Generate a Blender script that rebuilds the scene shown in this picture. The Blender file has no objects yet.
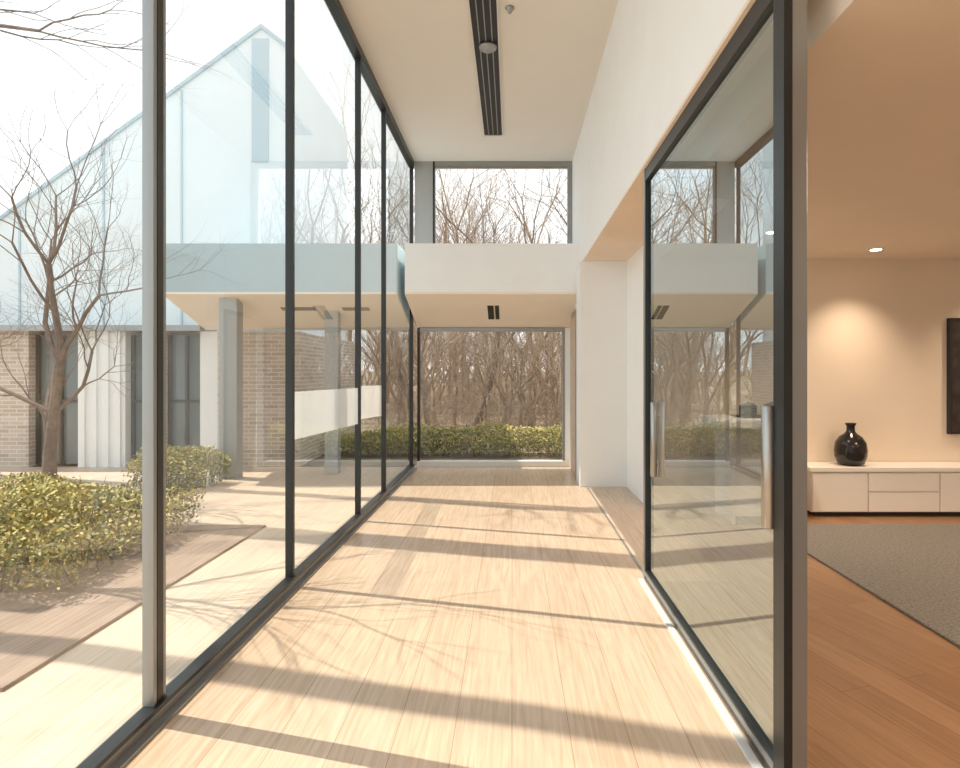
import bpy, math, random
from mathutils import Vector, Matrix
S=bpy.context.scene
COL=S.collection
# ------------------------------------------------------------ materials
def newmat(name):
    m=bpy.data.materials.new(name); m.use_nodes=True
    nt=m.node_tree; b=nt.nodes['Principled BSDF']
    return m,nt,b
def mat(name,col,rough=0.5,metal=0.0,noise=0.0,nscale=8,bump=0.0,bscale=60,emit=None,es=0):
    m,nt,b=newmat(name)
    b.inputs['Base Color'].default_value=(*col,1); b.inputs['Roughness'].default_value=rough
    b.inputs['Metallic'].default_value=metal
    tc=nt.nodes.new('ShaderNodeTexCoord')
    if noise>0:
        n=nt.nodes.new('ShaderNodeTexNoise'); n.inputs['Scale'].default_value=nscale; n.inputs['Detail'].default_value=5
        nt.links.new(tc.outputs['Object'],n.inputs['Vector'])
        r=nt.nodes.new('ShaderNodeValToRGB')
        r.color_ramp.elements[0].position=0.3; r.color_ramp.elements[1].position=0.7
        r.color_ramp.elements[0].color=(*[c*(1-noise) for c in col],1)
        r.color_ramp.elements[1].color=(*[min(1,c*(1+noise)) for c in col],1)
        nt.links.new(n.outputs['Fac'],r.inputs['Fac']); nt.links.new(r.outputs['Color'],b.inputs['Base Color'])
    if bump>0:
        n2=nt.nodes.new('ShaderNodeTexNoise'); n2.inputs['Scale'].default_value=bscale
        nt.links.new(tc.outputs['Object'],n2.inputs['Vector'])
        bp=nt.nodes.new('ShaderNodeBump'); bp.inputs['Strength'].default_value=bump; bp.inputs['Distance'].default_value=0.02
        nt.links.new(n2.outputs['Fac'],bp.inputs['Height']); nt.links.new(bp.outputs['Normal'],b.inputs['Normal'])
    if emit:
        b.inputs['Emission Color'].default_value=(*emit,1); b.inputs['Emission Strength'].default_value=es
    return m
def planks(name,c1,c2,gap,width,length,rough=0.4,rot=90,grain=0.25):
    m,nt,b=newmat(name)
    tc=nt.nodes.new('ShaderNodeTexCoord'); mp=nt.nodes.new('ShaderNodeMapping')
    mp.inputs['Rotation'].default_value=(0,0,math.radians(rot))
    nt.links.new(tc.outputs['Object'],mp.inputs['Vector'])
    br=nt.nodes.new('ShaderNodeTexBrick')
    br.inputs['Scale'].default_value=1; br.inputs['Brick Width'].default_value=length; br.inputs['Row Height'].default_value=width
    br.inputs['Mortar Size'].default_value=0.0015; br.inputs['Mortar Smooth'].default_value=0.3
    br.offset=0.37; br.inputs['Bias'].default_value=0
    br.inputs['Color1'].default_value=(*c1,1); br.inputs['Color2'].default_value=(*c2,1); br.inputs['Mortar'].default_value=(*gap,1)
    nt.links.new(mp.outputs['Vector'],br.inputs['Vector'])
    m2=nt.nodes.new('ShaderNodeMapping'); m2.inputs['Scale'].default_value=(1.1,20,1)
    nt.links.new(mp.outputs['Vector'],m2.inputs['Vector'])
    n=nt.nodes.new('ShaderNodeTexNoise'); n.inputs['Scale'].default_value=2.2; n.inputs['Detail'].default_value=7; n.inputs['Distortion'].default_value=0.9
    nt.links.new(m2.outputs['Vector'],n.inputs['Vector'])
    r=nt.nodes.new('ShaderNodeValToRGB'); r.color_ramp.elements[0].position=0.25; r.color_ramp.elements[1].position=0.7
    r.color_ramp.elements[0].color=(1-grain,1-grain*1.2,1-grain*1.4,1); r.color_ramp.elements[1].color=(1,1,1,1)
    nt.links.new(n.outputs['Fac'],r.inputs['Fac'])
    mx=nt.nodes.new('ShaderNodeMixRGB'); mx.blend_type='MULTIPLY'; mx.inputs['Fac'].default_value=1
    nt.links.new(br.outputs['Color'],mx.inputs['Color1']); nt.links.new(r.outputs['Color'],mx.inputs['Color2'])
    nt.links.new(mx.outputs['Color'],b.inputs['Base Color']); b.inputs['Roughness'].default_value=rough
    bp=nt.nodes.new('ShaderNodeBump'); bp.inputs['Strength'].default_value=0.1; bp.inputs['Distance'].default_value=0.003
    nt.links.new(n.outputs['Fac'],bp.inputs['Height']); nt.links.new(bp.outputs['Normal'],b.inputs['Normal'])
    return m
def glassmat(name,tint,base,k,pw,refl=(0.93,0.98,1)):
    m=bpy.data.materials.new(name); m.use_nodes=True; nt=m.node_tree; nt.nodes.clear()
    out=nt.nodes.new('ShaderNodeOutputMaterial'); mx=nt.nodes.new('ShaderNodeMixShader')
    t=nt.nodes.new('ShaderNodeBsdfTransparent'); t.inputs['Color'].default_value=(*tint,1)
    g=nt.nodes.new('ShaderNodeBsdfGlossy'); g.inputs['Roughness'].default_value=0.0; g.inputs['Color'].default_value=(*refl,1)
    lw=nt.nodes.new('ShaderNodeLayerWeight'); lw.inputs['Blend'].default_value=0.5
    p=nt.nodes.new('ShaderNodeMath'); p.operation='POWER'; p.inputs[1].default_value=pw
    a=nt.nodes.new('ShaderNodeMath'); a.operation='MULTIPLY_ADD'; a.inputs[1].default_value=k; a.inputs[2].default_value=base
    nt.links.new(lw.outputs['Facing'],p.inputs[0]); nt.links.new(p.outputs[0],a.inputs[0])
    nt.links.new(a.outputs[0],mx.inputs['Fac']); nt.links.new(t.outputs[0],mx.inputs[1]); nt.links.new(g.outputs[0],mx.inputs[2])
    nt.links.new(mx.outputs[0],out.inputs['Surface'])
    return m
def brickmat(name):
    m,nt,b=newmat(name)
    tc=nt.nodes.new('ShaderNodeTexCoord'); sp=nt.nodes.new('ShaderNodeSeparateXYZ'); cb=nt.nodes.new('ShaderNodeCombineXYZ')
    ad=nt.nodes.new('ShaderNodeMath'); ad.operation='ADD'
    nt.links.new(tc.outputs['Object'],sp.inputs[0]); nt.links.new(sp.outputs['X'],ad.inputs[0]); nt.links.new(sp.outputs['Y'],ad.inputs[1])
    nt.links.new(ad.outputs[0],cb.inputs['X']); nt.links.new(sp.outputs['Z'],cb.inputs['Y'])
    br=nt.nodes.new('ShaderNodeTexBrick'); br.inputs['Scale'].default_value=1
    br.inputs['Brick Width'].default_value=0.24; br.inputs['Row Height'].default_value=0.065; br.inputs['Mortar Size'].default_value=0.007
    br.inputs['Color1'].default_value=(0.42,0.33,0.26,1); br.inputs['Color2'].default_value=(0.56,0.47,0.39,1); br.inputs['Mortar'].default_value=(0.68,0.63,0.57,1)
    nt.links.new(cb.outputs[0],br.inputs['Vector']); nt.links.new(br.outputs['Color'],b.inputs['Base Color']); b.inputs['Roughness'].default_value=0.9
    return m

WHITE=mat('white_plaster',(0.84,0.85,0.84),0.85,noise=0.015,nscale=3)
CEIL=mat('ceiling_paint',(0.72,0.68,0.62),0.9,noise=0.015,nscale=2)
BULK=mat('bulkhead_paint',(0.88,0.91,0.92),0.8,noise=0.02,nscale=3)
FASC=mat('canopy_fascia_metal',(0.38,0.51,0.56),0.5,noise=0.02,nscale=3)
PEACH=mat('warm_plaster',(0.82,0.70,0.57),0.9,noise=0.02,nscale=2)
SOFF=mat('soffit_board_paint',(0.88,0.79,0.68),0.9,noise=0.02,nscale=2)
PEACHC=mat('warm_ceiling',(0.79,0.66,0.53),0.9,noise=0.02,nscale=2)
OAK=planks('pale_oak_planks',(0.64,0.48,0.345),(0.69,0.535,0.395),(0.34,0.23,0.14),0.24,5.2,0.24,90,0.25)
WALNUT=planks('honey_oak_planks',(0.29,0.155,0.08),(0.37,0.21,0.115),(0.12,0.06,0.03),0.18,2.2,0.35,72,0.3)
DECK=planks('terrace_planks',(0.56,0.44,0.34),(0.63,0.50,0.39),(0.28,0.20,0.15),0.22,4.4,0.5,90,0.2)
DECKB=planks('shaded_brown_planks',(0.27,0.195,0.15),(0.33,0.24,0.185),(0.12,0.085,0.06),0.14,3.4,0.7,90,0.35)  # brown wood, darkened in its plank colour for the shade on it
DARKM=mat('frame_dark_aluminium',(0.030,0.034,0.035),0.35,0.5)
GREYM=mat('frame_grey_aluminium',(0.32,0.33,0.33),0.38,0.7)
GREYP=mat('column_grey_paint',(0.36,0.37,0.36),0.5)
STEEL=mat('brushed_steel',(0.38,0.36,0.34),0.3,1.0)
GLASS=glassmat('window_glass',(0.89,0.95,0.965),0.08,0.85,3.2)
DGLASS=glassmat('door_glass_reflective',(0.58,0.60,0.59),0.37,0.5,2.2,(0.74,0.87,0.92))
BGLASS=glassmat('clear_glass',(0.96,0.98,0.98),0.03,0.4,5)
PATCH=glassmat('translucent_white',(0.9,0.9,0.9),0.0,0.0,1)
BRICK=brickmat('tan_brick')
DWIN=mat('dark_window_glass',(0.12,0.16,0.17),0.06)
PALE=mat('pale_cladding',(0.80,0.89,0.93),0.3,noise=0.03,nscale=1)
PALE2=mat('pale_cladding_dark',(0.48,0.62,0.70),0.3)
BARK=mat('bark',(0.17,0.125,0.10),0.95,noise=0.35,nscale=14)
BARKL=mat('bark_light',(0.33,0.24,0.165),0.95,noise=0.35,nscale=10)
EARTH=mat('leaf_litter',(0.24,0.18,0.125),1.0,noise=0.6,nscale=1.3)
LEAF=mat('hedge_leaf',(0.17,0.18,0.05),0.6,noise=0.6,nscale=9)
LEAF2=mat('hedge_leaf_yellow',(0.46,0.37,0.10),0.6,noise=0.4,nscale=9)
LAC=mat('white_lacquer',(0.84,0.80,0.75),0.4)
RUG=mat('wool_rug',(0.26,0.235,0.21),1.0,noise=0.35,nscale=60,bump=1,bscale=120)
BLACKG=mat('black_glazed_ceramic',(0.012,0.012,0.013),0.12)
BLACK=mat('black_matte',(0.015,0.014,0.014),0.6)
ART=mat('dark_canvas',(0.035,0.025,0.022),0.7,noise=0.8,nscale=7)
TRACK=mat('white_track',(0.72,0.70,0.66),0.4)
LAMPE=mat('lamp_lens',(1,0.9,0.75),0.5,emit=(1,0.78,0.5),es=12)
nt=PATCH.node_tree; nt.nodes.clear()
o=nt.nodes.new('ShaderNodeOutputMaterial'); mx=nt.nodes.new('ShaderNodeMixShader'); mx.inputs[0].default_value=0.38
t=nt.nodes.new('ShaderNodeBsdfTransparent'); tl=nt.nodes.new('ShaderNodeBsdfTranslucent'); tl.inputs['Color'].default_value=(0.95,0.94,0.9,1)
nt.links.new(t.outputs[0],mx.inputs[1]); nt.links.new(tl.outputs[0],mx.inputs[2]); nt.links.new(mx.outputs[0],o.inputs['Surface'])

# ------------------------------------------------------------ mesh helpers
def obj(name,verts,faces,mats,parent=None,smooth=False,fm=None):
    me=bpy.data.meshes.new(name); me.from_pydata([tuple(v) for v in verts],[],faces)
    if not isinstance(mats,(list,tuple)): mats=[mats]
    for m in mats: me.materials.append(m)
    if fm: me.polygons.foreach_set('material_index',fm)
    if smooth: me.polygons.foreach_set('use_smooth',[True]*len(me.polygons))
    me.update()
    o=bpy.data.objects.new(name,me); COL.objects.link(o)
    if parent: o.parent=parent
    return o
def empty(name):
    e=bpy.data.objects.new(name,None); COL.objects.link(e); e.empty_display_size=0.1; return e
BF=[(0,3,2,1),(4,5,6,7),(0,1,5,4),(1,2,6,5),(2,3,7,6),(3,0,4,7)]
def box(name,x0,x1,y0,y1,z0,z1,m,parent=None,bev=0):
    v=[(x0,y0,z0),(x1,y0,z0),(x1,y1,z0),(x0,y1,z0),(x0,y0,z1),(x1,y0,z1),(x1,y1,z1),(x0,y1,z1)]
    o=obj(name,v,BF,m,parent)
    if bev:
        b=o.modifiers.new('bevel','BEVEL'); b.width=bev; b.segments=2
    return o
def prismX(name,x0,x1,prof,m,parent=None):
    n=len(prof); v=[(x0,y,z) for y,z in prof]+[(x1,y,z) for y,z in prof]
    f=[tuple(range(n)),tuple(range(2*n-1,n-1,-1))]+[(i,i+n,(i+1)%n+n,(i+1)%n) for i in range(n)]
    o=obj(name,v,f,m,parent); return o
def prismY(name,y0,y1,prof,m,parent=None):
    n=len(prof); v=[(x,y0,z) for x,z in prof]+[(x,y1,z) for x,z in prof]
    f=[tuple(range(n)),tuple(range(2*n-1,n-1,-1))]+[(i,i+n,(i+1)%n+n,(i+1)%n) for i in range(n)]
    return obj(name,v,f,m,parent)
def quad(name,pts,m,parent=None): return obj(name,pts,[(0,1,2,3)],m,parent)
def lathe(name,prof,cx,cy,m,n=40,parent=None):
    v=[];f=[]
    for r,z in prof:
        for i in range(n):
            a=2*math.pi*i/n; v.append((cx+r*math.cos(a),cy+r*math.sin(a),z))
    for j in range(len(prof)-1):
        for i in range(n):
            f.append((j*n+i,j*n+(i+1)%n,(j+1)*n+(i+1)%n,(j+1)*n+i))
    f.append(tuple(range(n-1,-1,-1))); f.append(tuple((len(prof)-1)*n+i for i in range(n)))
    return obj(name,v,f,m,parent,True)

# ------------------------------------------------------------ shell
HC=4.75
box('floor',-1.62,0.97,-2.5,9.62,-0.12,0.0,OAK)
box('floor_opening',0.97,1.56,4.3,8.3,-0.12,0.0,OAK)
box('floor_living',0.97,7.0,-2.5,4.3,-0.12,0.0,WALNUT)
box('floor_living',1.56,7.0,4.3,8.3,-0.12,0.0,WALNUT)
box('ceiling',-1.62,0.93,-2.5,9.62,HC,HC+0.25,CEIL)
box('wall_right',0.93,1.12,-2.5,9.62,2.97,HC+0.25,WHITE)
box('ceiling_soffit',0.93,1.6,4.3,8.3,2.95,2.97,PEACHC)
box('ceiling_soffit',0.93,1.14,-2.5,4.3,2.95,2.97,PEACHC)
box('ceiling_soffit_deck',1.12,1.6,4.3,8.3,2.97,3.1,PEACHC)
box('ceiling_living',1.6,7.0,4.3,6.75,2.74,3.1,PEACHC)
box('ceiling_living',1.14,7.0,-2.5,4.3,2.74,3.1,PEACHC)
box('wall_back_living',1.55,7.0,6.6,6.75,0,2.95,PEACH)
box('wall_return',1.5,1.55,6.6,7.83,0,2.95,WHITE)
box('wall_pillar',0.89,1.55,7.83,8.3,0,2.95,WHITE,bev=0.004)
box('wall_passage',0.93,1.12,8.3,9.62,0,2.97,WHITE)
box('wall_east',7.0,7.15,-2.5,6.75,0,3.1,PEACH)
box('wall_south',-1.62,7.15,-2.65,-2.5,0,HC+0.25,WHITE)
def slot_on_slope(x0,x1,y0,y1,par):
    s=(2.17-2.59)/(9.62-8.4)
    z=lambda y:2.59+s*(y-8.4)-0.002
    prismX('slot_diffuser',x0,x1,[(y0,z(y0)-0.006),(y0,z(y0)+0.004),(y1,z(y1)+0.004),(y1,z(y1)-0.006)],DARKM,par)
bh=empty('wall_bulkhead')
prismX('body',-1.5,0.93,[(8.4,2.62),(8.4,3.3),(9.62,3.3),(9.62,2.2)],BULK,bh)
prismX('soffit_board',-1.5,0.93,[(8.4,2.59),(8.4,2.62),(9.62,2.2),(9.62,2.17)],SOFF,bh)
slot_on_slope(-0.36,-0.27,8.75,9.2,bh); slot_on_slope(-0.25,-0.19,8.75,9.2,bh)

# ------------------------------------------------------------ left glass wall
GX=-1.55
ms=[-2.4,0.2,2.60,4.19,6.04,7.25,9.25]
gw=empty('window_1')
box('sill_rail',GX-0.05,GX+0.04,-2.5,9.3,0.0,0.055,GREYM,gw,0.004)
box('sill_gasket',GX-0.02,GX+0.046,-2.5,9.3,0.055,0.075,DARKM,gw)
box('sill_step',GX+0.04,GX+0.08,-2.5,9.3,0.0,0.015,GREYM,gw)
box('head_rail',GX-0.05,GX+0.04,-2.5,9.3,HC-0.09,HC,DARKM,gw)
for i,y in enumerate(ms):
    if i==2:
        for k,dy in enumerate((-0.034,0.034)):
            box('mullion_%d_%d'%(i,k),GX-0.025,GX+0.025,y+dy-0.012,y+dy+0.012,0.07,HC-0.08,GREYM,gw,0.002)
        box('mullion_%d_core'%i,GX-0.02,GX+0.027,y-0.022,y+0.022,0.07,HC-0.08,DARKM,gw)
    else:
        box('mullion_%d'%i,GX-0.028,GX+0.028,y-0.016,y+0.016,0.07,HC-0.08,DARKM,gw,0.002)
        box('mullion_%d_trim'%i,GX-0.02,GX+0.02,y+0.016,y+0.026,0.07,HC-0.08,GREYM,gw)
for i in range(len(ms)-1):
    a,b=ms[i],ms[i+1]
    quad('pane_%d'%i,[(GX,a,0.05),(GX,b,0.05),(GX,b,HC-0.06),(GX,a,HC-0.06)],GLASS,gw)
for i,(a,b) in enumerate([(4.22,6.01),(6.07,7.1)]):  # translucent white patches just inside two of the panes
    quad('white_patch_%d'%i,[(GX+0.006,a,1.02),(GX+0.006,b,0.98),(GX+0.006,b,1.34),(GX+0.006,a,1.36)],PATCH,gw)

cw=empty('window_2')
box('post',-1.5,-1.22,9.26,9.36,3.3,HC,GREYP,cw)
box('jamb_left',-1.22,-1.19,9.25,9.37,3.3,HC,DARKM,cw)
box('jamb_right',0.86,0.93,9.25,9.37,3.3,HC,GREYM,cw)
box('head',-1.19,0.86,9.25,9.37,HC-0.07,HC,GREYM,cw)
box('sill',-1.19,0.86,9.25,9.37,3.3,3.36,GREYM,cw)
quad('pane',[(-1.19,9.3,3.33),(0.86,9.3,3.33),(0.86,9.3,HC-0.06),(-1.19,9.3,HC-0.06)],BGLASS,cw)
lw=empty('window_3')
box('sill',-1.5,0.93,9.48,9.6,0,0.09,TRACK,lw,0.004)
box('jamb_left',-1.5,-1.46,9.5,9.58,0.09,2.2,DARKM,lw)
box('jamb_right',0.80,0.84,9.5,9.58,0.09,2.2,GREYM,lw)
box('side_panel',0.84,0.93,9.5,9.58,0.09,2.2,WHITE,lw)
box('head',-1.46,0.80,9.5,9.58,2.14,2.2,GREYM,lw)
quad('pane',[(-1.46,9.54,0.08),(0.80,9.54,0.08),(0.80,9.54,2.16),(-1.46,9.54,2.16)],BGLASS,lw)
dc=empty('trim_1')
box('casing_a',0.885,0.93,8.32,8.40,0,2.38,GREYM,dc)
box('casing_b',0.90,0.93,8.40,9.40,2.32,2.38,GREYM,dc)
box('leaf',0.91,0.93,8.40,9.40,0.01,2.32,mat('oak_veneer',(0.62,0.50,0.38),0.5,noise=0.1),dc)

# ------------------------------------------------------------ sliding door
DX=0.98
dr=empty('door_1')
box('stile_near',DX-0.005,DX+0.05,2.09,2.17,0.0,2.95,GREYM,dr,0.003)
box('stile_near_gasket',DX-0.035,DX-0.005,2.085,2.17,0.0,2.95,DARKM,dr)
box('stile_far',DX-0.03,DX+0.03,4.27,4.33,0.02,2.95,DARKM,dr,0.003)
box('stile_far_face',DX-0.034,DX-0.03,4.28,4.32,0.02,2.95,GREYM,dr)
box('rail_bottom',DX-0.03,DX+0.03,2.17,4.27,0.02,0.09,DARKM,dr,0.003)
box('rail_bottom_face',DX-0.036,DX-0.03,2.17,4.27,0.055,0.08,GREYM,dr)
box('rail_top',DX-0.03,DX+0.03,2.17,4.27,2.86,2.95,DARKM,dr,0.003)
quad('pane',[(DX-0.01,2.15,0.07),(DX-0.01,4.3,0.07),(DX-0.01,4.3,2.9),(DX-0.01,2.15,2.9)],DGLASS,dr)
box('floor_track',DX-0.07,DX-0.035,-1.0,4.33,0.0,0.012,TRACK,dr)
box('floor_guide',DX-0.01,DX+0.01,4.33,7.83,0.0,0.003,GREYM,dr)
def pull(name,y,z0,z1,r,out):
    lathe(name,[(r*0.7,z0),(r,z0+0.006),(r,z1-0.006),(r*0.7,z1)],DX-out,y,STEEL,24,dr)
    for k,z in enumerate((z0+0.08,z1-0.08)):
        box(name+'_standoff_%d'%k,DX-out,DX-0.01,y-0.01,y+0.01,z-0.01,z+0.01,STEEL,dr)
pull('pull_near',2.19,0.93,1.38,0.027,0.042)
pull('pull_far',4.0,0.80,1.30,0.022,0.035)

# ------------------------------------------------------------ ceiling slot diffuser
sd=empty('linear_slot_diffuser')
box('frame_base',-0.385,-0.125,4.2,8.2,HC-0.012,HC-0.004,BLACK,sd)
for k in range(5):
    x=-0.385+k*0.0625
    box('blade_%d'%k,x,x+0.010,4.2,8.2,HC-0.022,HC-0.012,GREYM if k%4 else TRACK,sd)
box('end_cap',-0.385,-0.123,8.2,8.22,HC-0.022,HC-0.004,TRACK,sd)
lathe('smoke_detector',[(0.02,HC-0.075),(0.045,HC-0.07),(0.06,HC-0.05),(0.085,HC-0.045),(0.09,HC-0.022)],-0.24,5.95,GREYM,32)
lathe('sprinkler_head',[(0.015,HC-0.05),(0.02,HC-0.03),(0.04,HC-0.012),(0.04,HC-0.0)],-0.02,5.35,GREYM,24)

# ------------------------------------------------------------ living room
cr=empty('media_console')
box('plinth',3.16,6.2,6.25,6.58,0.0,0.05,BLACK,cr)
box('carcass',3.1,6.25,6.215,6.59,0.05,0.47,LAC,cr)
box('top',3.07,6.28,6.18,6.59,0.47,0.515,LAC,cr,0.004)
def front(n,a,b,c,d): box(n,a+0.007,b-0.007,6.195,6.215,c+0.007,d-0.007,LAC,cr,0.003)
front('door_a',3.1,3.68,0.05,0.46)
front('drawer_a',3.68,4.42,0.26,0.46); front('drawer_b',3.68,4.42,0.05,0.26)
front('door_b',4.42,5.2,0.05,0.46); front('door_c',5.2,6.25,0.05,0.46)
vx,vy,vz=3.59,6.36,0.515
lathe('bottle_vase',[(0.08,vz),(0.13,vz+0.02),(0.155,vz+0.09),(0.16,vz+0.16),(0.148,vz+0.24),(0.11,vz+0.30),(0.06,vz+0.335),(0.042,vz+0.36),(0.04,vz+0.41),(0.052,vz+0.43),(0.055,vz+0.445),(0.035,vz+0.445),(0.03,vz+0.38)],vx,vy,BLACKG,48)
pa=empty('wall_painting')
box('canvas',4.8,6.2,6.56,6.6,0.84,2.07,ART,pa)
for n,a in (('frame_l',(4.78,4.81,6.55,6.6,0.82,2.09)),('frame_r',(6.19,6.22,6.55,6.6,0.82,2.09)),('frame_t',(4.81,6.19,6.55,6.6,2.06,2.09)),('frame_b',(4.81,6.19,6.55,6.6,0.82,0.85))):
    box(n,*a,BLACK,pa)
box('area_rug',2.43,6.0,2.2,5.85,0.0,0.018,RUG,bev=0.006)
kc=empty('kitchen_counter')
box('body',2.18,2.85,5.9,6.45,0.0,0.94,LAC,kc); box('worktop',2.02,2.88,5.82,6.5,0.94,1.04,WHITE,kc,0.02); box('kick',2.2,2.83,5.89,5.9,0,0.08,BLACK,kc)
box('hob',2.3,2.75,5.95,6.35,1.04,1.05,BLACK,kc)
for q in range(2):
    lathe('pot_%d'%q,[(0.07,1.05),(0.085,1.06),(0.085,1.15),(0.09,1.155),(0.05,1.18),(0.012,1.185),(0.012,1.2)],2.4+q*0.24,6.1,BLACK,24,kc)
def downlight(x,y,z,power,angle=100,aim=None):
    e=empty('downlight_or_fill')  # one downlight is in view; also used for added fill lamps
    lathe('trim_ring',[(0.075,z-0.008),(0.08,z-0.004),(0.08,z)],x,y,TRACK,28,e)
    lathe('lens',[(0.05,z-0.0105),(0.05,z-0.008)],x,y,LAMPE,24,e)
    l=bpy.data.lights.new('lamp','SPOT'); l.energy=power; l.color=(1,0.78,0.56); l.spot_size=math.radians(angle); l.spot_blend=1.0; l.shadow_soft_size=0.06
    lo=bpy.data.objects.new('lamp',l); COL.objects.link(lo); lo.parent=e; lo.location=(x,y,z-0.03)
    if aim: lo.rotation_euler=(Vector(aim)-Vector((x,y,z))).to_track_quat('-Z','Y').to_euler()
downlight(3.67,6.05,2.74,75,95,(3.7,6.38,0.7))
downlight(5.3,6.05,2.74,60,100,(5.3,6.38,0.7))
downlight(2.3,5.3,2.74,120,90,(2.4,5.75,0.6))  # added lamp, put there to brighten the counter
downlight(4.3,3.6,2.74,170,165); downlight(2.4,1.6,2.74,160,165); downlight(5.5,1.6,2.74,140,165)  # added unseen lamps that fill the living room with warm light

# ------------------------------------------------------------ exterior
box('terrace',-14,-1.62,-4,9.62,-0.14,-0.02,DECK)
box('shaded_deck',-9,-2.42,2.85,5.9,-0.02,0.0,DECKB)  # patch of decking whose darker plank colour carries the shade
def gh(y,x=0):
    t=min(1,max(0,(y-13)/18)); return -0.05+(1.25+0.35*math.sin(x*.5+1))*t*t*(3-2*t)
v=[];f=[];nx,ny=60,34
for j in range(ny):
    for i in range(nx):
        x=-30+i*60/(nx-1); y=9.63+j*45/(ny-1)
        v.append((x,y,gh(y,x)))
for j in range(ny-1):
    for i in range(nx-1): f.append((j*nx+i,j*nx+i+1,(j+1)*nx+i+1,(j+1)*nx+i))
obj('ground',v,f,EARTH,smooth=True)
cp=empty('exterior_canopy')
prismX('fascia',-4.9,-1.62,[(8.4,2.62),(8.4,3.3),(9.6,3.3),(9.6,2.2)],FASC,cp)
prismX('soffit',-4.9,-1.62,[(8.4,2.59),(8.4,2.62),(9.6,2.2),(9.6,2.17)],SOFF,cp)
slot_on_slope(-3.4,-2.9,8.8,8.9,cp); slot_on_slope(-2.5,-2.1,8.8,8.9,cp)
box('canopy_column',-4.15,-3.9,8.5,8.7,-0.018,2.55,GREYP,bev=0.005)
box('canopy_column',-2.78,-2.58,8.9,9.05,-0.018,2.42,GREYP,bev=0.005)
hs=empty('courtyard_house')
box('core',-13,-3.45,9.95,13.5,-0.02,2.15,BRICK,hs)
for n,a,b,m in (('brick_a',-13,-7.75,BRICK),('pier_a',-6.95,-6.2,WHITE),('pier_b',-5.0,-4.72,WHITE),('brick_b',-4.72,-3.4,BRICK),('pier_c',-5.75,-5.6,BRICK)):
    box(n,a,b,9.62,9.95,-0.02,2.15,m,hs)
for q in range(4):
    box('pilaster_%d'%q,-6.93+q*0.19,-6.83+q*0.19,9.58,9.62,-0.02,2.15,WHITE,hs)
for k,(a,b) in enumerate(((-7.75,-6.95),(-6.2,-5.75),(-5.6,-5.0))):
    box('glass_%d'%k,a,b,9.82,9.86,0.0,2.1,DWIN,hs)
    box('frame_%da'%k,a,a+0.05,9.76,9.86,0,2.1,DARKM,hs); box('frame_%db'%k,b-0.05,b,9.76,9.86,0,2.1,DARKM,hs)
    box('frame_%dc'%k,(a+b)/2-0.02,(a+b)/2+0.02,9.76,9.86,0,2.1,DARKM,hs); box('frame_%dd'%k,a,b,9.76,9.86,1.0,1.05,DARKM,hs)
box('eave',-13,-4.92,9.45,10.0,2.15,2.24,GREYM,hs)
prismY('gable',10.0,13.5,[(-11,2.15),(-11,2.2),(-4.17,7.23),(-3.7,6.86),(-3.7,2.15)],PALE,hs)
for k,x in enumerate((-9.6,-8.2,-6.8,-5.5)):
    top=7.23-(-4.17-x)*0.74
    box('fin_%d'%k,x-0.015,x+0.015,9.98,10.0,2.24,top-0.05,PALE2,hs)
box('fin_wide',-4.33,-4.05,9.98,10.0,5.0,7.05,PALE2,hs)
prismY('verge',9.96,10.0,[(-11,2.2),(-11,2.25),(-4.17,7.29),(-3.68,6.91),(-3.68,6.84),(-4.17,7.22)],PALE2,hs)

# ------------------------------------------------------------ trees
def tube(V,F,p0,p1,r0,r1,n):
    d=(p1-p0)
    if d.length<1e-6: return
    d.normalize(); u=d.orthogonal().normalized(); w=d.cross(u); b=len(V)
    for p,r in ((p0,r0),(p1,r1)):
        for i in range(n):
            a=2*math.pi*i/n; V.append(p+u*(r*math.cos(a))+w*(r*math.sin(a)))
    for i in range(n): F.append((b+i,b+(i+1)%n,b+n+(i+1)%n,b+n+i))
def grow(V,F,R,p,d,L,r,depth,up,spread,nseg=4,wob=.13):
    sides=8 if r>0.04 else (5 if r>0.012 else 3)
    for s in range(nseg):
        r1=r*(0.9 if depth>0 else 0.7)
        d=(d+Vector((R.gauss(0,wob),R.gauss(0,wob),R.gauss(0,wob*.8)+up))).normalized()
        q=p+d*(L/nseg)
        tube(V,F,p,q,r,r1,sides); p=q; r=r1
        if depth>0 and s>=1 and s<nseg-1 and R.random()<0.85:
            a=R.uniform(0,6.28); o=d.orthogonal().normalized(); o=Matrix.Rotation(a,3,d)@o
            grow(V,F,R,p,(d+o*spread*R.uniform(.7,1.4)).normalized(),L*R.uniform(.55,.8),r*0.55,depth-1,up,spread,nseg,wob)
    if depth>0:
        a0=R.uniform(0,6.28); k=R.choice((2,2,3))
        for c in range(k):
            o=Matrix.Rotation(a0+c*6.28/k,3,d)@d.orthogonal().normalized()
            grow(V,F,R,p,(d+o*spread*R.uniform(.5,1.1)).normalized(),L*R.uniform(.65,.85),r*0.68,depth-1,up,spread,nseg,wob)
def tree_mesh(seed,L,r,depth,m,up=0.05,spread=0.6):
    R=random.Random(seed);V=[];F=[]
    grow(V,F,R,Vector((0,0,-0.1)),Vector((R.gauss(0,.06),R.gauss(0,.06),1)).normalized(),L,r,depth,up,spread)
    me=bpy.data.meshes.new('bare_tree'); me.from_pydata([tuple(q) for q in V],[],F); me.materials.append(m); me.update(); return me
wd=empty('bare_woodland')
def put(name,me,x,y,z,s,rz):
    o=bpy.data.objects.new(name,me); COL.objects.link(o); o.location=(x,y,z); o.scale=(s,s,s); o.rotation_euler=(0,0,rz); o.parent=wd
R=random.Random(11);V=[];F=[]
p=Vector((0,0,-0.018)); pts=[p,Vector((0.0,0,0.5)),Vector((0.04,0.02,1.0)),Vector((0.1,0.02,1.6))]
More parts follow.
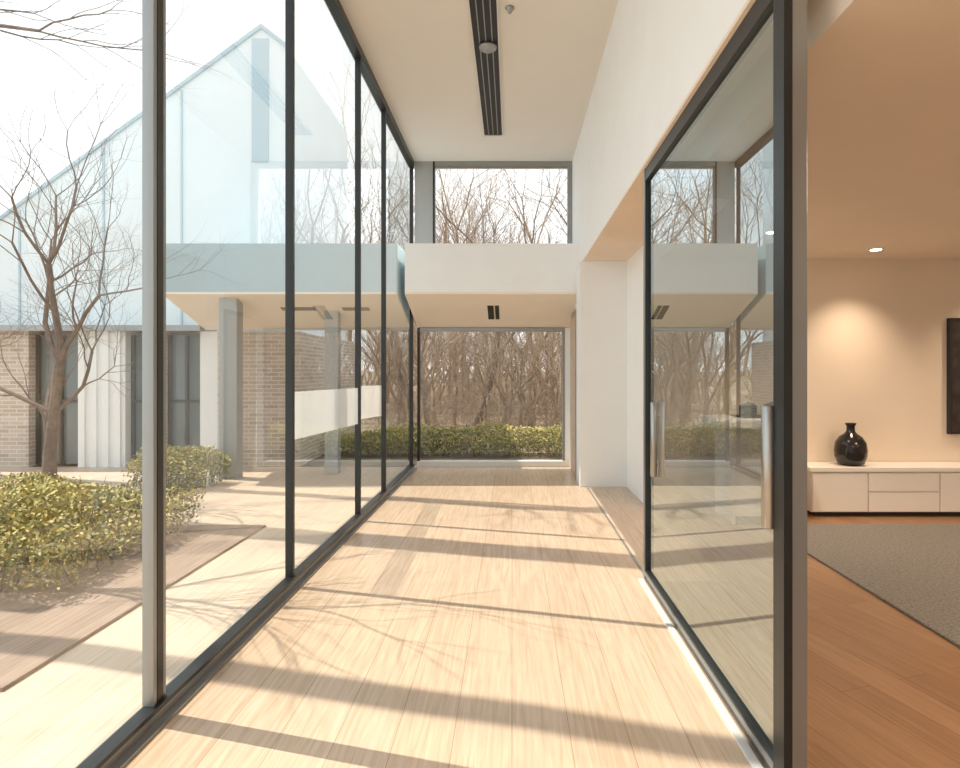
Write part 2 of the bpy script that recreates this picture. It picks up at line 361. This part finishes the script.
rs=[0.085,0.07,0.062,0.055]
for i in range(3): tube(V,F,pts[i],pts[i+1],rs[i],rs[i+1],10)
for st,d,L,r in ((3,(0.15,0,1),1.2,.045),(3,(0.8,-.2,.9),1.05,.03),(3,(-.7,.2,.9),1.05,.034),(2,(-.9,-.3,.7),.9,.03),(2,(.9,.3,.9),.9,.026),(1,(-.6,.4,1),1.0,.028)):
    grow(V,F,R,pts[st],Vector(d).normalized(),L,r,4,0.04,0.7,4)
obj('courtyard_tree',V,F,BARK).location=(-5.55,7.2,0)
R=random.Random(4);V=[];F=[]
pts=[Vector((-6.6,4.6,0)),Vector((-6.5,4.6,2)),Vector((-6.4,4.65,3.9)),Vector((-6.35,4.7,6))]
for i in range(3): tube(V,F,pts[i],pts[i+1],.16-.03*i,.13-.03*i,10)
grow(V,F,R,pts[2],Vector((1,.1,.36)).normalized(),1.45,.065,4,0.03,0.5,5)
obj('courtyard_tree',V,F,BARK)
def shadow_trunk(x,y,r,seed,z0):  # trunk out of view, added only to lay a shadow bar on the floor
    R=random.Random(seed);V=[];F=[];n=17;prev=Vector((0,0,0))
    for i in range(n):
        q=Vector((R.gauss(0,.02),R.gauss(0,.02),(i+1)*1.1))
        r0=r*(1-.3*i/n); r1=r*(1-.3*(i+1)/n)
        tube(V,F,prev,q,r0,r1,12); prev=q
        if i>13:
            for k in range(4):
                a=R.uniform(0,6.28)
                grow(V,F,R,q,Vector((math.cos(a)*.7,math.sin(a)*.7,1)).normalized(),0.9,.025,2,.05,.5,4)
    obj('unseen_shadow_trunk',V,F,BARK).location=(x,y,z0)
shadow_trunk(-7.6,7.05,.24,1,-0.018); shadow_trunk(-7.9,4.75,.13,2,0.0); shadow_trunk(-9.2,9.2,.13,3,-0.018)
vars_=[tree_mesh(20+i,2.6,0.12,5 if i<3 else 4,(BARK,BARKL)[i%2],0.05,0.6) for i in range(4)]
low=[tree_mesh(40+i,1.1,0.06,4,BARKL,0.04,0.75) for i in range(3)]
R=random.Random(3)
spots=[(-0.9,14.5,1.15),(-1.9,13.5,.8),(1.6,15,1.15),(0.4,18,1.3),(-2.6,13.9,.75),(3.2,16,1.2),(-.2,13.5,.55),(.9,12.9,.5),(2.4,19,1.5),(-1.6,20,1.5)]
for k in range(32):
    x=R.uniform(-10,8);y=R.uniform(16,34)
    if x<-2 and y<18: y+=5
    spots.append((x,y,R.uniform(.7,1.15) if k%3 else 1.5))
for k,(x,y,s) in enumerate(spots): put('bare_tree',vars_[k%4],x,y,gh(y,x),s*0.85,R.uniform(0,6.28))
for k in range(130):
    y=R.uniform(13,30); x=R.uniform(-.3,.33)*y
    if x<-2.2 and y<16: y+=6
    put('sapling',low[k%3],x,y,gh(y,x),R.uniform(.8,1.25),R.uniform(0,6.28))
V=[];F=[]
for k in range(1000):
    x=R.uniform(-2.8,6) if k<700 else R.uniform(-3,9); y=R.uniform(12.4,18) if k<700 else R.uniform(18,28); s=R.uniform(.6,1.1)
    grow(V,F,R,Vector((x,y,gh(y,x)-0.05)),Vector((R.gauss(0,.45),R.gauss(0,.45),1)).normalized(),1.0*s,0.009*s,2,0.0,1.0,4,.22)
obj('brush',V,F,BARKL,wd)
def hedge(name,x0,x1,y0,y1,z0,z1,n,size,seed,yellow=0.4,lump=0.15):
    R=random.Random(seed);V=[];F=[];M=[]
    for k in range(n):
        x=R.uniform(x0,x1);y=R.uniform(y0,y1)
        e=min((x-x0)/(x1-x0),(x1-x)/(x1-x0),(y-y0)/(y1-y0),(y1-y)/(y1-y0))
        top=(z1-z0)*(0.55+0.45*min(1,e*6))*(1+lump*math.sin(x*4.1+seed)*math.cos(y*3.3))
        z=z0+0.04+top*(1-R.random()**2)+abs(R.gauss(0,.02))
        c=Vector((x+R.gauss(0,.03),y+R.gauss(0,.03),z))
        a=Vector((R.gauss(0,1),R.gauss(0,1),R.gauss(0,1))).normalized(); b=a.orthogonal().normalized()
        s=size*R.uniform(.6,1.3); i=len(V)
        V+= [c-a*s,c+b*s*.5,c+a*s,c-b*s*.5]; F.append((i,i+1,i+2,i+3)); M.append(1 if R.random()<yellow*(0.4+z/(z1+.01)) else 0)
    nf=len(F)
    for k in range(int((x1-x0)*(y1-y0)*30)+20):
        x=R.uniform(x0+.1,x1-.1);y=R.uniform(y0+.1,y1-.1)
        tube(V,F,Vector((x,y,z0+.002)),Vector((x+R.gauss(0,.1),y+R.gauss(0,.1),z1*R.uniform(.7,1.15))),.007,.002,4)
    M+= [2]*(len(F)-nf)
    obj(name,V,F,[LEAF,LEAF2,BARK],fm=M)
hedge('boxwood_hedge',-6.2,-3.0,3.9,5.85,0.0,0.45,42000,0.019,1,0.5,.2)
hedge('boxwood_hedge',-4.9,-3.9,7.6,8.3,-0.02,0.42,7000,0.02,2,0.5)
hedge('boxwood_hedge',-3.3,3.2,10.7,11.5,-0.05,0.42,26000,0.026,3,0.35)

# ------------------------------------------------------------ light, world
sun=bpy.data.lights.new('sun','SUN'); sun.energy=4.9; sun.angle=math.radians(0.25); sun.color=(1,0.87,0.72)
so=bpy.data.objects.new('sun',sun); COL.objects.link(so); so.location=(-10,3,15)
so.rotation_euler=Vector((1,-0.27,-1.78)).to_track_quat('-Z','Y').to_euler()
w=bpy.data.worlds.new('world'); S.world=w; w.use_nodes=True; nt=w.node_tree
bg=nt.nodes['Background']; tc=nt.nodes.new('ShaderNodeTexCoord'); sp=nt.nodes.new('ShaderNodeSeparateXYZ')
r=nt.nodes.new('ShaderNodeValToRGB'); r.color_ramp.elements[0].position=0.0; r.color_ramp.elements[0].color=(1,0.97,0.93,1)
r.color_ramp.elements[1].position=0.9; r.color_ramp.elements[1].color=(0.86,0.93,1,1)
nt.links.new(tc.outputs['Generated'],sp.inputs[0]); nt.links.new(sp.outputs['Z'],r.inputs['Fac']); nt.links.new(r.outputs['Color'],bg.inputs['Color'])
bg.inputs['Strength'].default_value=1.3
S.view_settings.view_transform='Standard'
S.view_settings.look='None'
S.view_settings.exposure=0.44
S.view_settings.gamma=1.05
# ------------------------------------------------------------ camera
cam=bpy.data.cameras.new('camera'); co=bpy.data.objects.new('camera',cam); COL.objects.link(co)
co.location=(0,0,1.5); co.rotation_euler=(math.radians(90),0,0)
cam.sensor_width=36; cam.lens=22.5; cam.shift_x=-0.0333; cam.shift_y=-0.0125; cam.clip_start=0.05
S.camera=co
